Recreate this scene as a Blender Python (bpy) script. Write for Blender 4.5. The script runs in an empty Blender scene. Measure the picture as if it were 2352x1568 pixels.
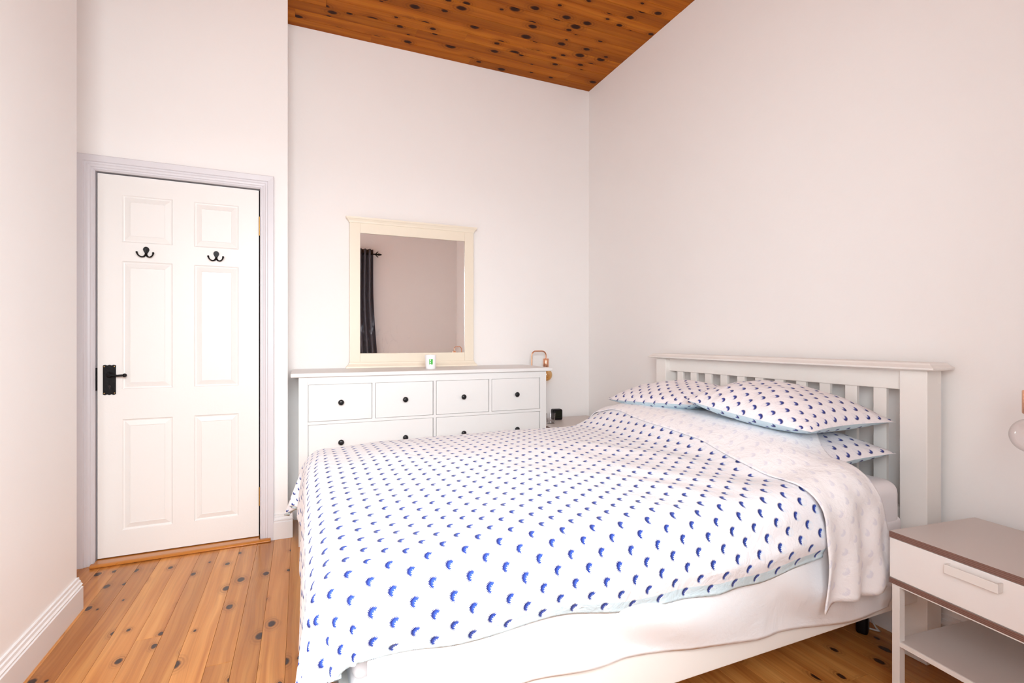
import bpy, bmesh, math, random
from math import sin, cos, pi, radians, sqrt, atan2, exp
from mathutils import Vector, Matrix, noise

random.seed(7)
S = bpy.context.scene
COL = S.collection

# ------------------------------------------------------------------ camera
cam_d = bpy.data.cameras.new('camera')
cam_d.lens = 17.60
cam_d.sensor_width = 36.0
cam_d.shift_y = -0.00085
cam_d.clip_start = 0.02
cam = bpy.data.objects.new('camera', cam_d)
COL.objects.link(cam)
cam.location = (0.0, 0.0, 1.135)
cam.rotation_euler = (radians(90), 0, radians(-22.9))
S.camera = cam

# ------------------------------------------------------------------ world, light, exposure
w = bpy.data.worlds.new('daylight')
S.world = w
w.use_nodes = True
bg = w.node_tree.nodes['Background']
bg.inputs[0].default_value = (0.93, 0.97, 1.0, 1)
bg.inputs[1].default_value = 1.5

def area(name, loc, rot, sx, sy, power, col=(1, 1, 1), spread=180):
    l = bpy.data.lights.new(name, 'AREA')
    l.shape = 'RECTANGLE'
    l.size, l.size_y = sx, sy
    l.energy = power
    l.color = col
    l.spread = radians(spread)
    o = bpy.data.objects.new(name, l)
    COL.objects.link(o)
    o.location = loc
    o.rotation_euler = rot
    return o

# daylight falling in through the window behind the camera
area('window_daylight', (0.12, -0.50, 1.68), (radians(90), 0, 0), 1.7, 1.25, 74, (0.975, 0.985, 1.0))
# the bright sky above the roofs outside, entering under the window head
area('sky_light', (0.8, -3.6, 3.5), (radians(62), 0, radians(8)), 7.0, 3.2, 700, (0.94, 0.97, 1.0))
S.view_settings.view_transform = 'Standard'
S.view_settings.look = 'None'
S.view_settings.gamma = 1.0
S.view_settings.use_curve_mapping = False
S.view_settings.exposure = 0.77
S.cycles.max_bounces = 12
S.cycles.diffuse_bounces = 8
S.cycles.glossy_bounces = 6
S.cycles.transmission_bounces = 8
S.cycles.transparent_max_bounces = 12
S.cycles.caustics_reflective = False
S.cycles.caustics_refractive = False

# ------------------------------------------------------------------ materials
class NT:
    def __init__(self, name):
        self.m = bpy.data.materials.new(name)
        self.m.use_nodes = True
        self.t = self.m.node_tree
        self.b = self.t.nodes['Principled BSDF']
        self.out = self.t.nodes['Material Output']
    def n(self, typ, ins=None, **props):
        nd = self.t.nodes.new(typ)
        for k, v in props.items():
            setattr(nd, k, v)
        for k, v in (ins or {}).items():
            self.put(nd.inputs[k], v)
        return nd
    def put(self, sock, v):
        if hasattr(v, 'links') or isinstance(v, bpy.types.NodeSocket):
            self.t.links.new(v, sock)
        else:
            sock.default_value = v
    def math(self, op, *a, clamp=False):
        nd = self.n('ShaderNodeMath', operation=op, use_clamp=clamp)
        for i, v in enumerate(a):
            self.put(nd.inputs[i], v)
        return nd.outputs[0]
    def vmath(self, op, *a):
        nd = self.n('ShaderNodeVectorMath', operation=op)
        for i, v in enumerate(a):
            self.put(nd.inputs[i], v)
        return nd.outputs['Value'] if op in ('LENGTH', 'DISTANCE', 'DOT_PRODUCT') else nd.outputs[0]
    def mix(self, f, a, b, blend='MIX'):
        nd = self.n('ShaderNodeMix', data_type='RGBA', blend_type=blend)
        self.put(nd.inputs[0], f)
        self.put(nd.inputs[6], a)
        self.put(nd.inputs[7], b)
        return nd.outputs[2]
    def ramp(self, f, stops):
        nd = self.n('ShaderNodeValToRGB')
        self.put(nd.inputs[0], f)
        e = nd.color_ramp.elements
        while len(e) < len(stops):
            e.new(0.5)
        for el, (p, c) in zip(e, stops):
            el.position = p
            el.color = c if len(c) == 4 else (*c, 1)
        return nd.outputs[0]
    def smooth(self, x, lo, hi):
        nd = self.n('ShaderNodeMapRange', interpolation_type='SMOOTHSTEP')
        self.put(nd.inputs[0], x)
        nd.inputs[1].default_value = lo
        nd.inputs[2].default_value = hi
        return nd.outputs[0]
    def bump(self, h, strength=0.3, dist=0.002):
        nd = self.n('ShaderNodeBump')
        nd.inputs['Strength'].default_value = strength
        nd.inputs['Distance'].default_value = dist
        self.put(nd.inputs['Height'], h)
        self.put(self.b.inputs['Normal'], nd.outputs[0])

def c4(c):
    return (*c, 1)

def paint(name, col, rough=0.5, bump=0.0, bscale=60, var=0.0, spec=0.5, coat=0.0, metal=0.0):
    t = NT(name)
    t.b.inputs['Roughness'].default_value = rough
    t.b.inputs['Specular IOR Level'].default_value = spec
    t.b.inputs['Coat Weight'].default_value = coat
    t.b.inputs['Coat Roughness'].default_value = 0.08
    t.b.inputs['Metallic'].default_value = metal
    tc = t.n('ShaderNodeTexCoord').outputs['Object']
    nz = t.n('ShaderNodeTexNoise', {'Vector': tc, 'Scale': bscale, 'Detail': 4.0})
    big = t.n('ShaderNodeTexNoise', {'Vector': tc, 'Scale': 3.0, 'Detail': 2.0})
    dark = tuple(x * (1 - max(var, 0.02)) for x in col)
    t.put(t.b.inputs['Base Color'], t.mix(big.outputs[0], c4(dark), c4(col)))
    if bump > 0:
        t.bump(nz.outputs[0], bump, 0.002)
    return t.m

def wood(name, light, mid, dark, knot, along, sx=11.0, sl=3.2, rough=0.2, coat=0.4, keep=0.45, kr=0.011, grainmix=1.0, spec=0.35):
    """boards whose grain runs along axis index `along` of object space"""
    t = NT(name)
    tc = t.n('ShaderNodeTexCoord').outputs['Object']
    oi = t.n('ShaderNodeObjectInfo').outputs['Random']
    off = t.n('ShaderNodeCombineXYZ', {0: t.math('MULTIPLY', oi, 37.0), 1: t.math('MULTIPLY', oi, 91.0), 2: 0.0}).outputs[0]
    p = t.vmath('ADD', tc, off)
    sep = t.n('ShaderNodeSeparateXYZ', {0: p})
    L = sep.outputs[along]
    A = sep.outputs[1 - along]
    # wavy distortion of the grain
    pn = t.n('ShaderNodeCombineXYZ', {0: t.math('MULTIPLY', A, 9.0), 1: t.math('MULTIPLY', L, 1.6), 2: 0.0}).outputs[0]
    wob = t.n('ShaderNodeTexNoise', {'Vector': pn, 'Scale': 1.0, 'Detail': 2.0}).outputs[0]
    A2 = t.math('ADD', A, t.math('MULTIPLY', t.math('SUBTRACT', wob, 0.5), 0.05))
    g = t.n('ShaderNodeCombineXYZ', {0: t.math('MULTIPLY', A2, 95.0), 1: t.math('MULTIPLY', L, 1.5), 2: 0.0}).outputs[0]
    grain = t.n('ShaderNodeTexNoise', {'Vector': g, 'Scale': 1.0, 'Detail': 5.0, 'Roughness': 0.6}).outputs[0]
    g2 = t.n('ShaderNodeCombineXYZ', {0: t.math('MULTIPLY', A2, 22.0), 1: t.math('MULTIPLY', L, 0.8), 2: 3.0}).outputs[0]
    broad = t.n('ShaderNodeTexNoise', {'Vector': g2, 'Scale': 1.0, 'Detail': 3.0}).outputs[0]
    col = t.ramp(broad, [(0.30, dark), (0.5, mid), (0.72, light)])
    gdark = t.smooth(grain, 0.40, 0.68)
    col = t.mix(t.math('MULTIPLY', gdark, 0.30 * grainmix), col, c4(tuple(x * 0.62 for x in dark)))
    # tint of the individual board
    tint = t.ramp(oi, [(0.0, (0.80, 0.76, 0.72)), (0.5, (1.0, 1.0, 1.0)), (1.0, (1.16, 1.18, 1.2))])
    col = t.mix(1.0, col, tint, 'MULTIPLY')
    # knots
    kv = t.n('ShaderNodeCombineXYZ', {0: t.math('MULTIPLY', A, sx), 1: t.math('MULTIPLY', L, sl), 2: 0.0}).outputs[0]
    vor = t.n('ShaderNodeTexVoronoi', {'Vector': kv, 'Scale': 1.0, 'Randomness': 0.9}, feature='F1', voronoi_dimensions='2D')
    dv = t.vmath('SUBTRACT', kv, vor.outputs['Position'])
    dv = t.vmath('MULTIPLY', dv, (1.0 / sx, 0.62 / sl, 0.0))
    ds = t.vmath('LENGTH', dv)
    nzk = t.n('ShaderNodeTexNoise', {'Vector': p, 'Scale': 70.0, 'Detail': 2.0}).outputs[0]
    ds = t.math('ADD', ds, t.math('MULTIPLY', t.math('SUBTRACT', nzk, 0.5), 0.006))
    rc = t.n('ShaderNodeSeparateColor', {0: vor.outputs['Color']})
    on = t.math('GREATER_THAN', rc.outputs[1], keep)
    rad = t.math('MULTIPLY_ADD', rc.outputs[0], kr * 0.9, kr * 0.35)
    rel = t.math('DIVIDE', ds, rad)
    core = t.math('MULTIPLY', t.math('SUBTRACT', 1.0, t.smooth(rel, 0.65, 1.15)), on)
    halo = t.math('MULTIPLY', t.math('SUBTRACT', 1.0, t.smooth(rel, 0.7, 3.2)), on)
    ring = t.math('MULTIPLY_ADD', t.math('SINE', t.math('MULTIPLY', rel, 9.0)), 0.25, 0.5)
    col = t.mix(t.math('MULTIPLY', halo, ring), col, c4(tuple(x * 0.6 for x in dark)))
    col = t.mix(t.math('MULTIPLY', core, 0.96), col, c4(knot))
    t.put(t.b.inputs['Base Color'], col)
    rn = t.n('ShaderNodeTexNoise', {'Vector': p, 'Scale': 6.0, 'Detail': 3.0}).outputs[0]
    t.put(t.b.inputs['Roughness'], t.math('MULTIPLY_ADD', rn, 0.16, rough - 0.06))
    t.b.inputs['Coat Weight'].default_value = coat
    t.b.inputs['Specular IOR Level'].default_value = spec
    t.b.inputs['Coat Roughness'].default_value = 0.10
    t.bump(grain, 0.12, 0.001)
    return t.m

def motif_cloth(name, base, dark, midc, pale, strength=1.0, rot=0.0, rough=0.8, px=0.084, py=0.0305):
    """white cotton with a half-drop repeat of small spiky half-moon prints; UV is in metres"""
    t = NT(name)
    uv = t.n('ShaderNodeUVMap').outputs[0]
    sp = t.n('ShaderNodeSeparateXYZ', {0: uv})
    U, V = sp.outputs[0], sp.outputs[1]
    row = t.math('FLOOR', t.math('DIVIDE', V, py))
    odd = t.math('MODULO', t.math('ABSOLUTE', row), 2.0)
    U2 = t.math('ADD', U, t.math('MULTIPLY', odd, px / 2))
    lx = t.math('SUBTRACT', t.math('FLOORED_MODULO', U2, px), px / 2)
    ly = t.math('SUBTRACT', t.math('FLOORED_MODULO', V, py), py / 2)
    cr, sr = cos(rot), sin(rot)
    x = t.math('ADD', t.math('MULTIPLY', lx, cr), t.math('MULTIPLY', ly, sr))
    y = t.math('SUBTRACT', t.math('MULTIPLY', ly, cr), t.math('MULTIPLY', lx, sr))
    def disc(cx, cy, R, spikes, amp):
        dx = t.math('SUBTRACT', x, cx)
        dy = t.math('SUBTRACT', y, cy)
        r = t.math('SQRT', t.math('ADD', t.math('MULTIPLY', dx, dx), t.math('MULTIPLY', dy, dy)))
        a = t.math('ARCTAN2', dy, dx)
        Rr = t.math('MULTIPLY_ADD', t.math('SINE', t.math('MULTIPLY', a, spikes)), R * amp, R)
        return t.math('LESS_THAN', r, Rr), t.math('DIVIDE', r, R)
    d1, r1 = disc(0.0, 0.0, 0.0112, 22.0, 0.14)
    d2, _ = disc(0.0088, -0.0022, 0.0088, 13.0, 0.18)
    cres = t.math('MULTIPLY', d1, t.math('SUBTRACT', 1.0, d2))
    cres = t.math('MULTIPLY', cres, t.math('LESS_THAN', x, 0.0050))
    tone = t.smooth(t.math('ADD', x, t.math('MULTIPLY', t.math('SUBTRACT', 1.0, r1), 0.012)), -0.006, 0.009)
    ink = t.mix(tone, c4(dark), c4(midc))
    d3, r3 = disc(0.0105, -0.002, 0.0118, 26.0, 0.12)
    ring = t.math('MULTIPLY', d3, t.smooth(r3, 0.25, 0.95))
    fade = t.math('SUBTRACT', 1.0, t.smooth(x, 0.002, 0.022))
    paleF = t.math('MULTIPLY', t.math('MULTIPLY_ADD', ring, 0.55, t.math('MULTIPLY', d3, 0.18)), t.math('MULTIPLY_ADD', fade, 0.7, 0.3))
    tc = t.n('ShaderNodeTexCoord').outputs['Object']
    soft = t.n('ShaderNodeTexNoise', {'Vector': tc, 'Scale': 2.5, 'Detail': 2.0}).outputs[0]
    b0 = t.mix(soft, c4(tuple(v * 0.98 for v in base)), c4(base))
    col = t.mix(t.math('MULTIPLY', paleF, strength), b0, c4(pale))
    col = t.mix(t.math('MULTIPLY', cres, strength), col, ink)
    t.put(t.b.inputs['Base Color'], col)
    t.b.inputs['Roughness'].default_value = rough
    t.b.inputs['Specular IOR Level'].default_value = 0.2
    t.b.inputs['Sheen Weight'].default_value = 0.1
    n1 = t.n('ShaderNodeTexNoise', {'Vector': tc, 'Scale': 9.0, 'Detail': 6.0, 'Roughness': 0.62, 'Distortion': 0.6}).outputs[0]
    n2 = t.n('ShaderNodeTexNoise', {'Vector': tc, 'Scale': 28.0, 'Detail': 3.0, 'Distortion': 1.2}).outputs[0]
    t.bump(t.math('ADD', n1, t.math('MULTIPLY', n2, 0.25)), 0.8, 0.012)
    return t.m

def linen(name, col, bump=0.5, dist=0.012):
    t = NT(name)
    tc = t.n('ShaderNodeTexCoord').outputs['Object']
    t.b.inputs['Roughness'].default_value = 0.85
    t.b.inputs['Specular IOR Level'].default_value = 0.2
    n0 = t.n('ShaderNodeTexNoise', {'Vector': tc, 'Scale': 2.0, 'Detail': 2.0}).outputs[0]
    t.put(t.b.inputs['Base Color'], t.mix(n0, c4(tuple(v * 0.98 for v in col)), c4(col)))
    n1 = t.n('ShaderNodeTexNoise', {'Vector': tc, 'Scale': 7.0, 'Detail': 6.0, 'Roughness': 0.6, 'Distortion': 0.8}).outputs[0]
    t.bump(n1, bump, dist)
    return t.m

def glass(name, col=(1, 1, 1), rough=0.0, ior=1.45, thin=True, dens=0.0):
    t = NT(name)
    lw = t.n('ShaderNodeLayerWeight', {'Blend': 0.5})
    fres = t.math('MULTIPLY_ADD', t.math('POWER', lw.outputs['Facing'], 4.0), 0.55, 0.035 * ior)
    tr = t.n('ShaderNodeBsdfTransparent', {'Color': t.mix(t.math('POWER', lw.outputs['Facing'], 3.0), c4(col), c4(tuple(v * .62 for v in col)))})
    gl = t.n('ShaderNodeBsdfGlossy', {'Color': (1, 1, 1, 1), 'Roughness': max(rough, 0.02)})
    mx = t.n('ShaderNodeMixShader', {0: fres, 1: tr.outputs[0], 2: gl.outputs[0]})
    t.t.links.new(mx.outputs[0], t.out.inputs[0])
    return t.m

WALLC = (0.885, 0.872, 0.862)
M = {}
M['wall'] = paint('wall_paint', WALLC, 0.75, 0.25, 45, 0.02, 0.25)
M['trim'] = paint('trim_gloss_white', (0.80, 0.795, 0.80), 0.35, 0.05, 30)
M['frame_grey'] = paint('architrave_paint', (0.68, 0.665, 0.70), 0.4, 0.05, 30)
M['door'] = paint('door_paint', (0.80, 0.785, 0.765), 0.42, 0.12, 90, 0.02)
M['white'] = paint('furniture_white', (0.78, 0.775, 0.765), 0.38, 0.04, 40)
M['cream'] = paint('cream_paint', (0.83, 0.755, 0.625), 0.42, 0.06, 60)
M['bedwhite'] = paint('bed_paint', (0.84, 0.815, 0.78), 0.4, 0.05, 40)
M['laminate'] = paint('white_laminate', (0.86, 0.835, 0.82), 0.35, 0.05, 200)
M['laminate_shaded'] = paint('white_laminate_shaded', (0.62, 0.555, 0.52), 0.35, 0.05, 200)  # white laminate; shade on the horizontal boards is mixed into the colour
M['metalwhite'] = paint('white_metal', (0.82, 0.79, 0.76), 0.4)
M['black'] = paint('black_iron', (0.006, 0.005, 0.006), 0.38, 0.6, 70, 0.2, 0.22)
M['knob'] = paint('dark_knob', (0.014, 0.014, 0.016), 0.3, spec=0.3)
M['blackplastic'] = paint('black_plastic', (0.004, 0.003, 0.004), 0.35, spec=0.2)
M['lcd'] = paint('lcd_panel', (0.016, 0.018, 0.011), 0.25, spec=0.2)
M['lcdink'] = paint('lcd_ink', (0.004, 0.004, 0.003), 0.4, spec=0.1)
M['brass'] = paint('aged_brass', (0.50, 0.30, 0.10), 0.4, metal=0.9)
M['copper'] = paint('brushed_copper', (0.80, 0.42, 0.27), 0.25, metal=1.0)
M['green'] = paint('green_print', (0.06, 0.46, 0.06), 0.5)
M['ceramic'] = paint('white_ceramic', (0.88, 0.88, 0.89), 0.25)
M['whitemark'] = paint('white_print', (0.88, 0.9, 0.88), 0.5)
M['wax'] = paint('candle_wax', (0.85, 0.83, 0.76), 0.5)
M['lampglass'] = glass('clear_glass', (0.985, 0.965, 0.965), ior=1.2)
M['amberglass'] = glass('amber_glass', (0.93, 0.70, 0.34), ior=4.0)
M['tumbler'] = glass('tumbler_glass', (0.985, 0.985, 0.99), ior=1.2)
M['pane'] = glass('window_glass', (0.99, 1, 1), ior=1.2)
M['filament'] = paint('filament', (0.5, 0.25, 0.05), 0.4, metal=0.6)
M['curtain'] = paint('charcoal_curtain', (0.095, 0.093, 0.115), 0.85, 0.3, 120, 0.15)
M['dark'] = paint('dark_gap', (0.03, 0.02, 0.02), 0.9)
M['cable'] = paint('white_cable', (0.6, 0.57, 0.55), 0.5)
M['floor'] = wood('varnished_pine_floor', (0.66, 0.31, 0.085), (0.55, 0.225, 0.055), (0.42, 0.150, 0.032), (0.022, 0.007, 0.006), 1,
                  sx=10.0, sl=3.9, rough=0.19, coat=0.0, keep=0.30, kr=0.0135, spec=0.40)
M['gap'] = paint('board_gap', (0.16, 0.065, 0.025), 0.8)
M['ceil'] = wood('stained_pine_ceiling', (0.47, 0.148, 0.010), (0.39, 0.110, 0.007), (0.28, 0.068, 0.004), (0.018, 0.003, 0.001), 0,
                 sx=10.5, sl=4.2, rough=0.55, coat=0.0, keep=0.24, kr=0.019, spec=0.12)
M['threshold'] = wood('threshold_oak', (0.66, 0.27, 0.055), (0.56, 0.21, 0.035), (0.42, 0.14, 0.02), (0.05, 0.016, 0.01), 0,
                      sx=10, sl=2.5, rough=0.28, coat=0.6, keep=0.7)
NAVY, MIDB, PALE = (0.012, 0.018, 0.125), (0.035, 0.085, 0.42), (0.62, 0.76, 0.88)
M['duvet'] = motif_cloth('duvet_print', (0.85, 0.84, 0.87), NAVY, MIDB, PALE, rot=-0.37)
M['duvet_under'] = motif_cloth('duvet_underside', (0.62, 0.77, 0.84), NAVY, (0.04, 0.08, 0.4), (0.80, 0.9, 0.95), rot=-0.37)
M['pillow'] = motif_cloth('pillow_print', (0.87, 0.84, 0.865), (0.02, 0.022, 0.15), (0.05, 0.08, 0.35), (0.62, 0.62, 0.72), rot=-0.55, px=0.078, py=0.030)
M['pillow_under'] = motif_cloth('pillow_underside', (0.58, 0.74, 0.82), (0.015, 0.02, 0.14), (0.04, 0.07, 0.3), (0.7, 0.85, 0.9), rot=-0.55, px=0.078, py=0.030)
M['fold'] = motif_cloth('sheet_reverse', (0.87, 0.85, 0.865), (0.66, 0.65, 0.75), (0.70, 0.70, 0.78), (0.80, 0.79, 0.83), strength=0.6, rot=2.6)
M['sheet'] = linen('white_cotton_sheet', (0.84, 0.84, 0.86), 0.45, 0.012)
M['mattress'] = linen('fitted_sheet', (0.86, 0.83, 0.85), 0.15, 0.006)

def ply():
    t = NT('layered_brown_edge')
    tc = t.n('ShaderNodeTexCoord').outputs['Object']
    sp = t.n('ShaderNodeSeparateXYZ', {0: tc})
    wv = t.math('SINE', t.math('MULTIPLY', sp.outputs[2], 1300.0))
    nz = t.n('ShaderNodeTexNoise', {'Vector': t.vmath('MULTIPLY', tc, (4.0, 4.0, 600.0)), 'Scale': 1.0, 'Detail': 2.0}).outputs[0]
    f = t.math('ADD', t.math('MULTIPLY_ADD', wv, 0.25, 0.3), t.math('MULTIPLY', nz, 0.4))
    t.put(t.b.inputs['Base Color'], t.mix(f, (0.10, 0.042, 0.03, 1), (0.30, 0.165, 0.13, 1)))
    t.b.inputs['Roughness'].default_value = 0.5
    return t.m
M['ply'] = ply()

def mirror_mat():
    t = NT('mirror_silver')
    tc = t.n('ShaderNodeTexCoord').outputs['Object']
    g = t.n('ShaderNodeBsdfGlossy', {'Color': (1.0, 0.99, 0.98, 1), 'Roughness': 0.0})
    d = t.n('ShaderNodeBsdfDiffuse', {'Color': (0.75, 0.85, 1.0, 1)})
    sm = t.n('ShaderNodeTexNoise', {'Vector': t.vmath('MULTIPLY', tc, (14.0, 1.0, 7.0)), 'Scale': 1.0, 'Detail': 7.0, 'Distortion': 2.2}).outputs[0]
    sp = t.n('ShaderNodeSeparateXYZ', {0: tc})
    low = t.math('SUBTRACT', 1.0, t.smooth(sp.outputs[2], 0.0, 0.45))
    left = t.math('SUBTRACT', 1.0, t.smooth(sp.outputs[0], -0.30, 0.05))
    f = t.math('MULTIPLY', t.math('MULTIPLY', t.smooth(sm, 0.52, 0.78), low), t.math('MULTIPLY', left, 0.5))
    mx = t.n('ShaderNodeMixShader', {0: f, 1: g.outputs[0], 2: d.outputs[0]})
    t.t.links.new(mx.outputs[0], t.out.inputs[0])
    return t.m
M['mirror'] = mirror_mat()

# ------------------------------------------------------------------ mesh helpers
class B:
    def __init__(self):
        self.bm = bmesh.new()
    def box(self, x0, x1, y0, y1, z0, z1, bev=0.0, seg=2, mi=0, rz=0.0):
        nb = bmesh.new()
        bmesh.ops.create_cube(nb, size=1.0)
        for v in nb.verts:
            v.co = Vector(((x0 + x1) / 2 + v.co.x * (x1 - x0), (y0 + y1) / 2 + v.co.y * (y1 - y0), (z0 + z1) / 2 + v.co.z * (z1 - z0)))
        if bev > 0:
            bmesh.ops.bevel(nb, geom=nb.edges[:], offset=bev, segments=seg, profile=0.5, affect='EDGES')
        for f in nb.faces:
            f.material_index = mi
        self.join(nb)
        return self
    def join(self, nb, mat=None):
        me = bpy.data.meshes.new('tmp')
        nb.to_mesh(me)
        nb.free()
        if mat is not None:
            me.transform(mat)
        self.bm.from_mesh(me)
        bpy.data.meshes.remove(me)
    def prism(self, pts, y0, y1, axis=1, mi=0):
        """extrude a polygon (2D pts) along axis; pts are the two remaining coordinates in order"""
        def P(a, b, c):
            return Vector((c, a, b)) if axis == 0 else (Vector((a, c, b)) if axis == 1 else Vector((a, b, c)))
        bm = self.bm
        A = [bm.verts.new(P(a, b, y0)) for a, b in pts]
        C = [bm.verts.new(P(a, b, y1)) for a, b in pts]
        fs = [bm.faces.new(A), bm.faces.new(list(reversed(C)))]
        n = len(pts)
        for i in range(n):
            fs.append(bm.faces.new([A[i], C[i], C[(i + 1) % n], A[(i + 1) % n]]))
        for f in fs:
            f.material_index = mi
        return self
    def tube(self, path, r, n=12, cap=True, closed=False):
        path = [Vector(p) for p in path]
        rs = r if isinstance(r, (list, tuple)) else [r] * len(path)
        bm = self.bm
        rings = []
        up = None
        for i, p in enumerate(path):
            d = (path[min(i + 1, len(path) - 1)] - path[max(i - 1, 0)]).normalized()
            if up is None:
                up = Vector((0, 0, 1)) if abs(d.z) < 0.9 else Vector((1, 0, 0))
            a = d.cross(up).normalized()
            up = a.cross(d).normalized()
            rings.append([bm.verts.new(p + a * cos(2 * pi * k / n) * rs[i] + up * sin(2 * pi * k / n) * rs[i]) for k in range(n)])
        for i in range(len(rings) - 1):
            for k in range(n):
                bm.faces.new([rings[i][k], rings[i][(k + 1) % n], rings[i + 1][(k + 1) % n], rings[i + 1][k]])
        if cap:
            bm.faces.new(list(reversed(rings[0])))
            bm.faces.new(rings[-1])
        return self
    def lathe(self, prof, n=32, o=(0, 0, 0), axis=2):
        bm = self.bm
        o = Vector(o)
        rings = []
        for r, z in prof:
            if r < 1e-6:
                c = Vector((0, 0, z)) if axis == 2 else Vector((0, z, 0))
                rings.append([bm.verts.new(o + c)])
            else:
                rg = []
                for k in range(n):
                    a = 2 * pi * k / n
                    c = Vector((r * cos(a), r * sin(a), z)) if axis == 2 else Vector((r * cos(a), z, -r * sin(a)))
                    rg.append(bm.verts.new(o + c))
                rings.append(rg)
        for A, C in zip(rings, rings[1:]):
            for k in range(n):
                k2 = (k + 1) % n
                if len(A) == 1 and len(C) == 1:
                    continue
                if len(A) == 1:
                    bm.faces.new([A[0], C[k2], C[k]])
                elif len(C) == 1:
                    bm.faces.new([A[k], A[k2], C[0]])
                else:
                    bm.faces.new([A[k], A[k2], C[k2], C[k]])
        return self
    def obj(self, name, mats, parent=None, smooth=False, loc=None, auto=None):
        me = bpy.data.meshes.new(name)
        bmesh.ops.recalc_face_normals(self.bm, faces=self.bm.faces[:])
        self.bm.to_mesh(me)
        self.bm.free()
        o = bpy.data.objects.new(name, me)
        for m in (mats if isinstance(mats, (list, tuple)) else [mats]):
            me.materials.append(m)
        COL.objects.link(o)
        if smooth:
            me.polygons.foreach_set('use_smooth', [True] * len(me.polygons))
            if auto is not None:
                me.set_sharp_from_angle(angle=radians(auto))
        if parent:
            o.parent = parent
        if loc:
            o.location = loc
        return o

def tag(o, label=None, cat=None, group=None, kind=None):
    if label:
        o['label'] = label
    if cat:
        o['category'] = cat
    if group:
        o['group'] = group
    if kind:
        o['kind'] = kind
    return o

def empty(name, loc, rz=0.0, **kw):
    o = bpy.data.objects.new(name, None)
    COL.objects.link(o)
    o.location = loc
    o.rotation_euler = (0, 0, rz)
    o.empty_display_size = 0.1
    return tag(o, **kw)

def struct(o, label, cat='wall'):
    return tag(o, label, cat, kind='structure')

def copy_tree(o, parent=None):
    c = o.copy()
    COL.objects.link(c)
    c.parent = parent
    for ch in [x for x in bpy.data.objects if x.parent == o]:
        copy_tree(ch, c)
    return c

def fbm(x, y, z=0.0, s=1.0):
    return noise.noise(Vector((x * s, y * s, z)))

def sst(a, b, x):
    t = max(0.0, min(1.0, (x - a) / (b - a)))
    return t * t * (3 - 2 * t)

# ------------------------------------------------------------------ room shell
CEIL = 3.14
XR, YB, YF, XL = 2.14, 3.475, -0.30, -0.87
ZT = CEIL + 0.06
struct(B().box(-0.2, XR + 0.1, YB, YB + 0.12, -0.05, ZT).obj('wall_back', M['wall']), 'white plaster wall behind the chest of drawers and mirror')
struct(B().box(XR, XR + 0.12, YF - 0.12, YB, -0.05, ZT).obj('wall_right', M['wall']), 'white plaster wall behind the bed headboard')
struct(B().box(-1.3, XL, YF - 0.12, 2.66, -0.05, ZT).obj('wall_left', M['wall']), 'white plaster wall at the left edge, ending at the door')
struct(B().box(-1.4, -1.10, 2.66, 3.6, -0.05, ZT).obj('wall_recess', M['wall']), 'narrow white wall set back between left wall and door')
# wall behind the camera, with the window opening
WX0, WX1, WZ0, WZ1 = -0.66, 0.86, 1.06, 2.26
b = B()
b.box(XL, WX0, YF - 0.12, YF, -0.05, ZT).box(WX1, XR, YF - 0.12, YF, -0.05, ZT)
b.box(WX0, WX1, YF - 0.12, YF, -0.05, WZ0).box(WX0, WX1, YF - 0.12, YF, WZ1, ZT)
struct(b.obj('wall_front', M['wall']), 'white wall with the window, seen only in the mirror')
win = struct(B().box(WX0, WX0 + .05, YF - .09, YF - .04, WZ0, WZ1, .004).box(WX1 - .05, WX1, YF - .09, YF - .04, WZ0, WZ1, .004)
             .box(WX0, WX1, YF - .09, YF - .04, WZ0, WZ0 + .05, .004).box(WX0, WX1, YF - .09, YF - .04, WZ1 - .05, WZ1, .004)
             .box(.075, .125, YF - .085, YF - .045, WZ0 + .05, WZ1 - .05, .003).obj('window_1', M['trim']), 'white framed window behind the camera', 'window')
for a_, c_ in ((WX0 + .05, .075), (.125, WX1 - .05)):
    B().box(a_, c_, YF - .068, YF - .062, WZ0 + .05, WZ1 - .05).obj('pane', M['pane'], win)
B().box(WX0 - .03, WX1 + .03, YF - .04, YF + .03, WZ0 - .025, WZ0, .004).obj('window_sill', M['trim'], win)

# door wall, turned by a degree and a half
TH = radians(1.55)
DO = (-0.9575, 3.173, 0.0)
SE = 0.889
b = B()
WY = -0.014
b.box(-0.16, -0.035, WY, 0.30, -0.05, ZT).box(0.776, SE, WY, 0.30, -0.05, ZT)
b.box(-0.035, 0.776, WY, 0.30, 2.02, ZT).box(-0.035, 0.776, 0.055, 0.30, -0.05, 2.02)
wd = struct(b.obj('wall_door', M['wall']), 'white plaster wall around and above the door')
wd.location = DO
wd.rotation_euler[2] = TH

# floor: pine boards running towards the door wall
fl = struct(B().box(-1.3, XR, YF, YB, -0.06, -0.022).obj('floor', M['gap']), 'varnished knotty pine board floor', 'floor')
x = -1.12
rr = random.Random(11)
joints = {6: 2.30, 9: 2.02, 13: 1.7, 17: 2.4, 4: 1.0, 22: 1.4, 26: 0.7, 29: 2.6, 15: 0.6, 31: 1.1}
i = 0
while x < XR - 0.01:
    wdt = rr.choice([0.088, 0.092, 0.094, 0.099, 0.084])
    x1 = min(x + wdt, XR)
    cuts = [YF, YB]
    if i in joints:
        cuts = [YF, joints[i], YB]
    for ya, yb in zip(cuts, cuts[1:]):
        dz = rr.uniform(-0.0006, 0.0)
        nb = B().box(x + 0.0003, x1 - 0.0003, ya + 0.0006, yb - 0.0006, -0.022, dz, 0.0006, 1)
        nb.obj('floorboard', M['floor'], fl)
    x = x1
    i += 1

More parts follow.
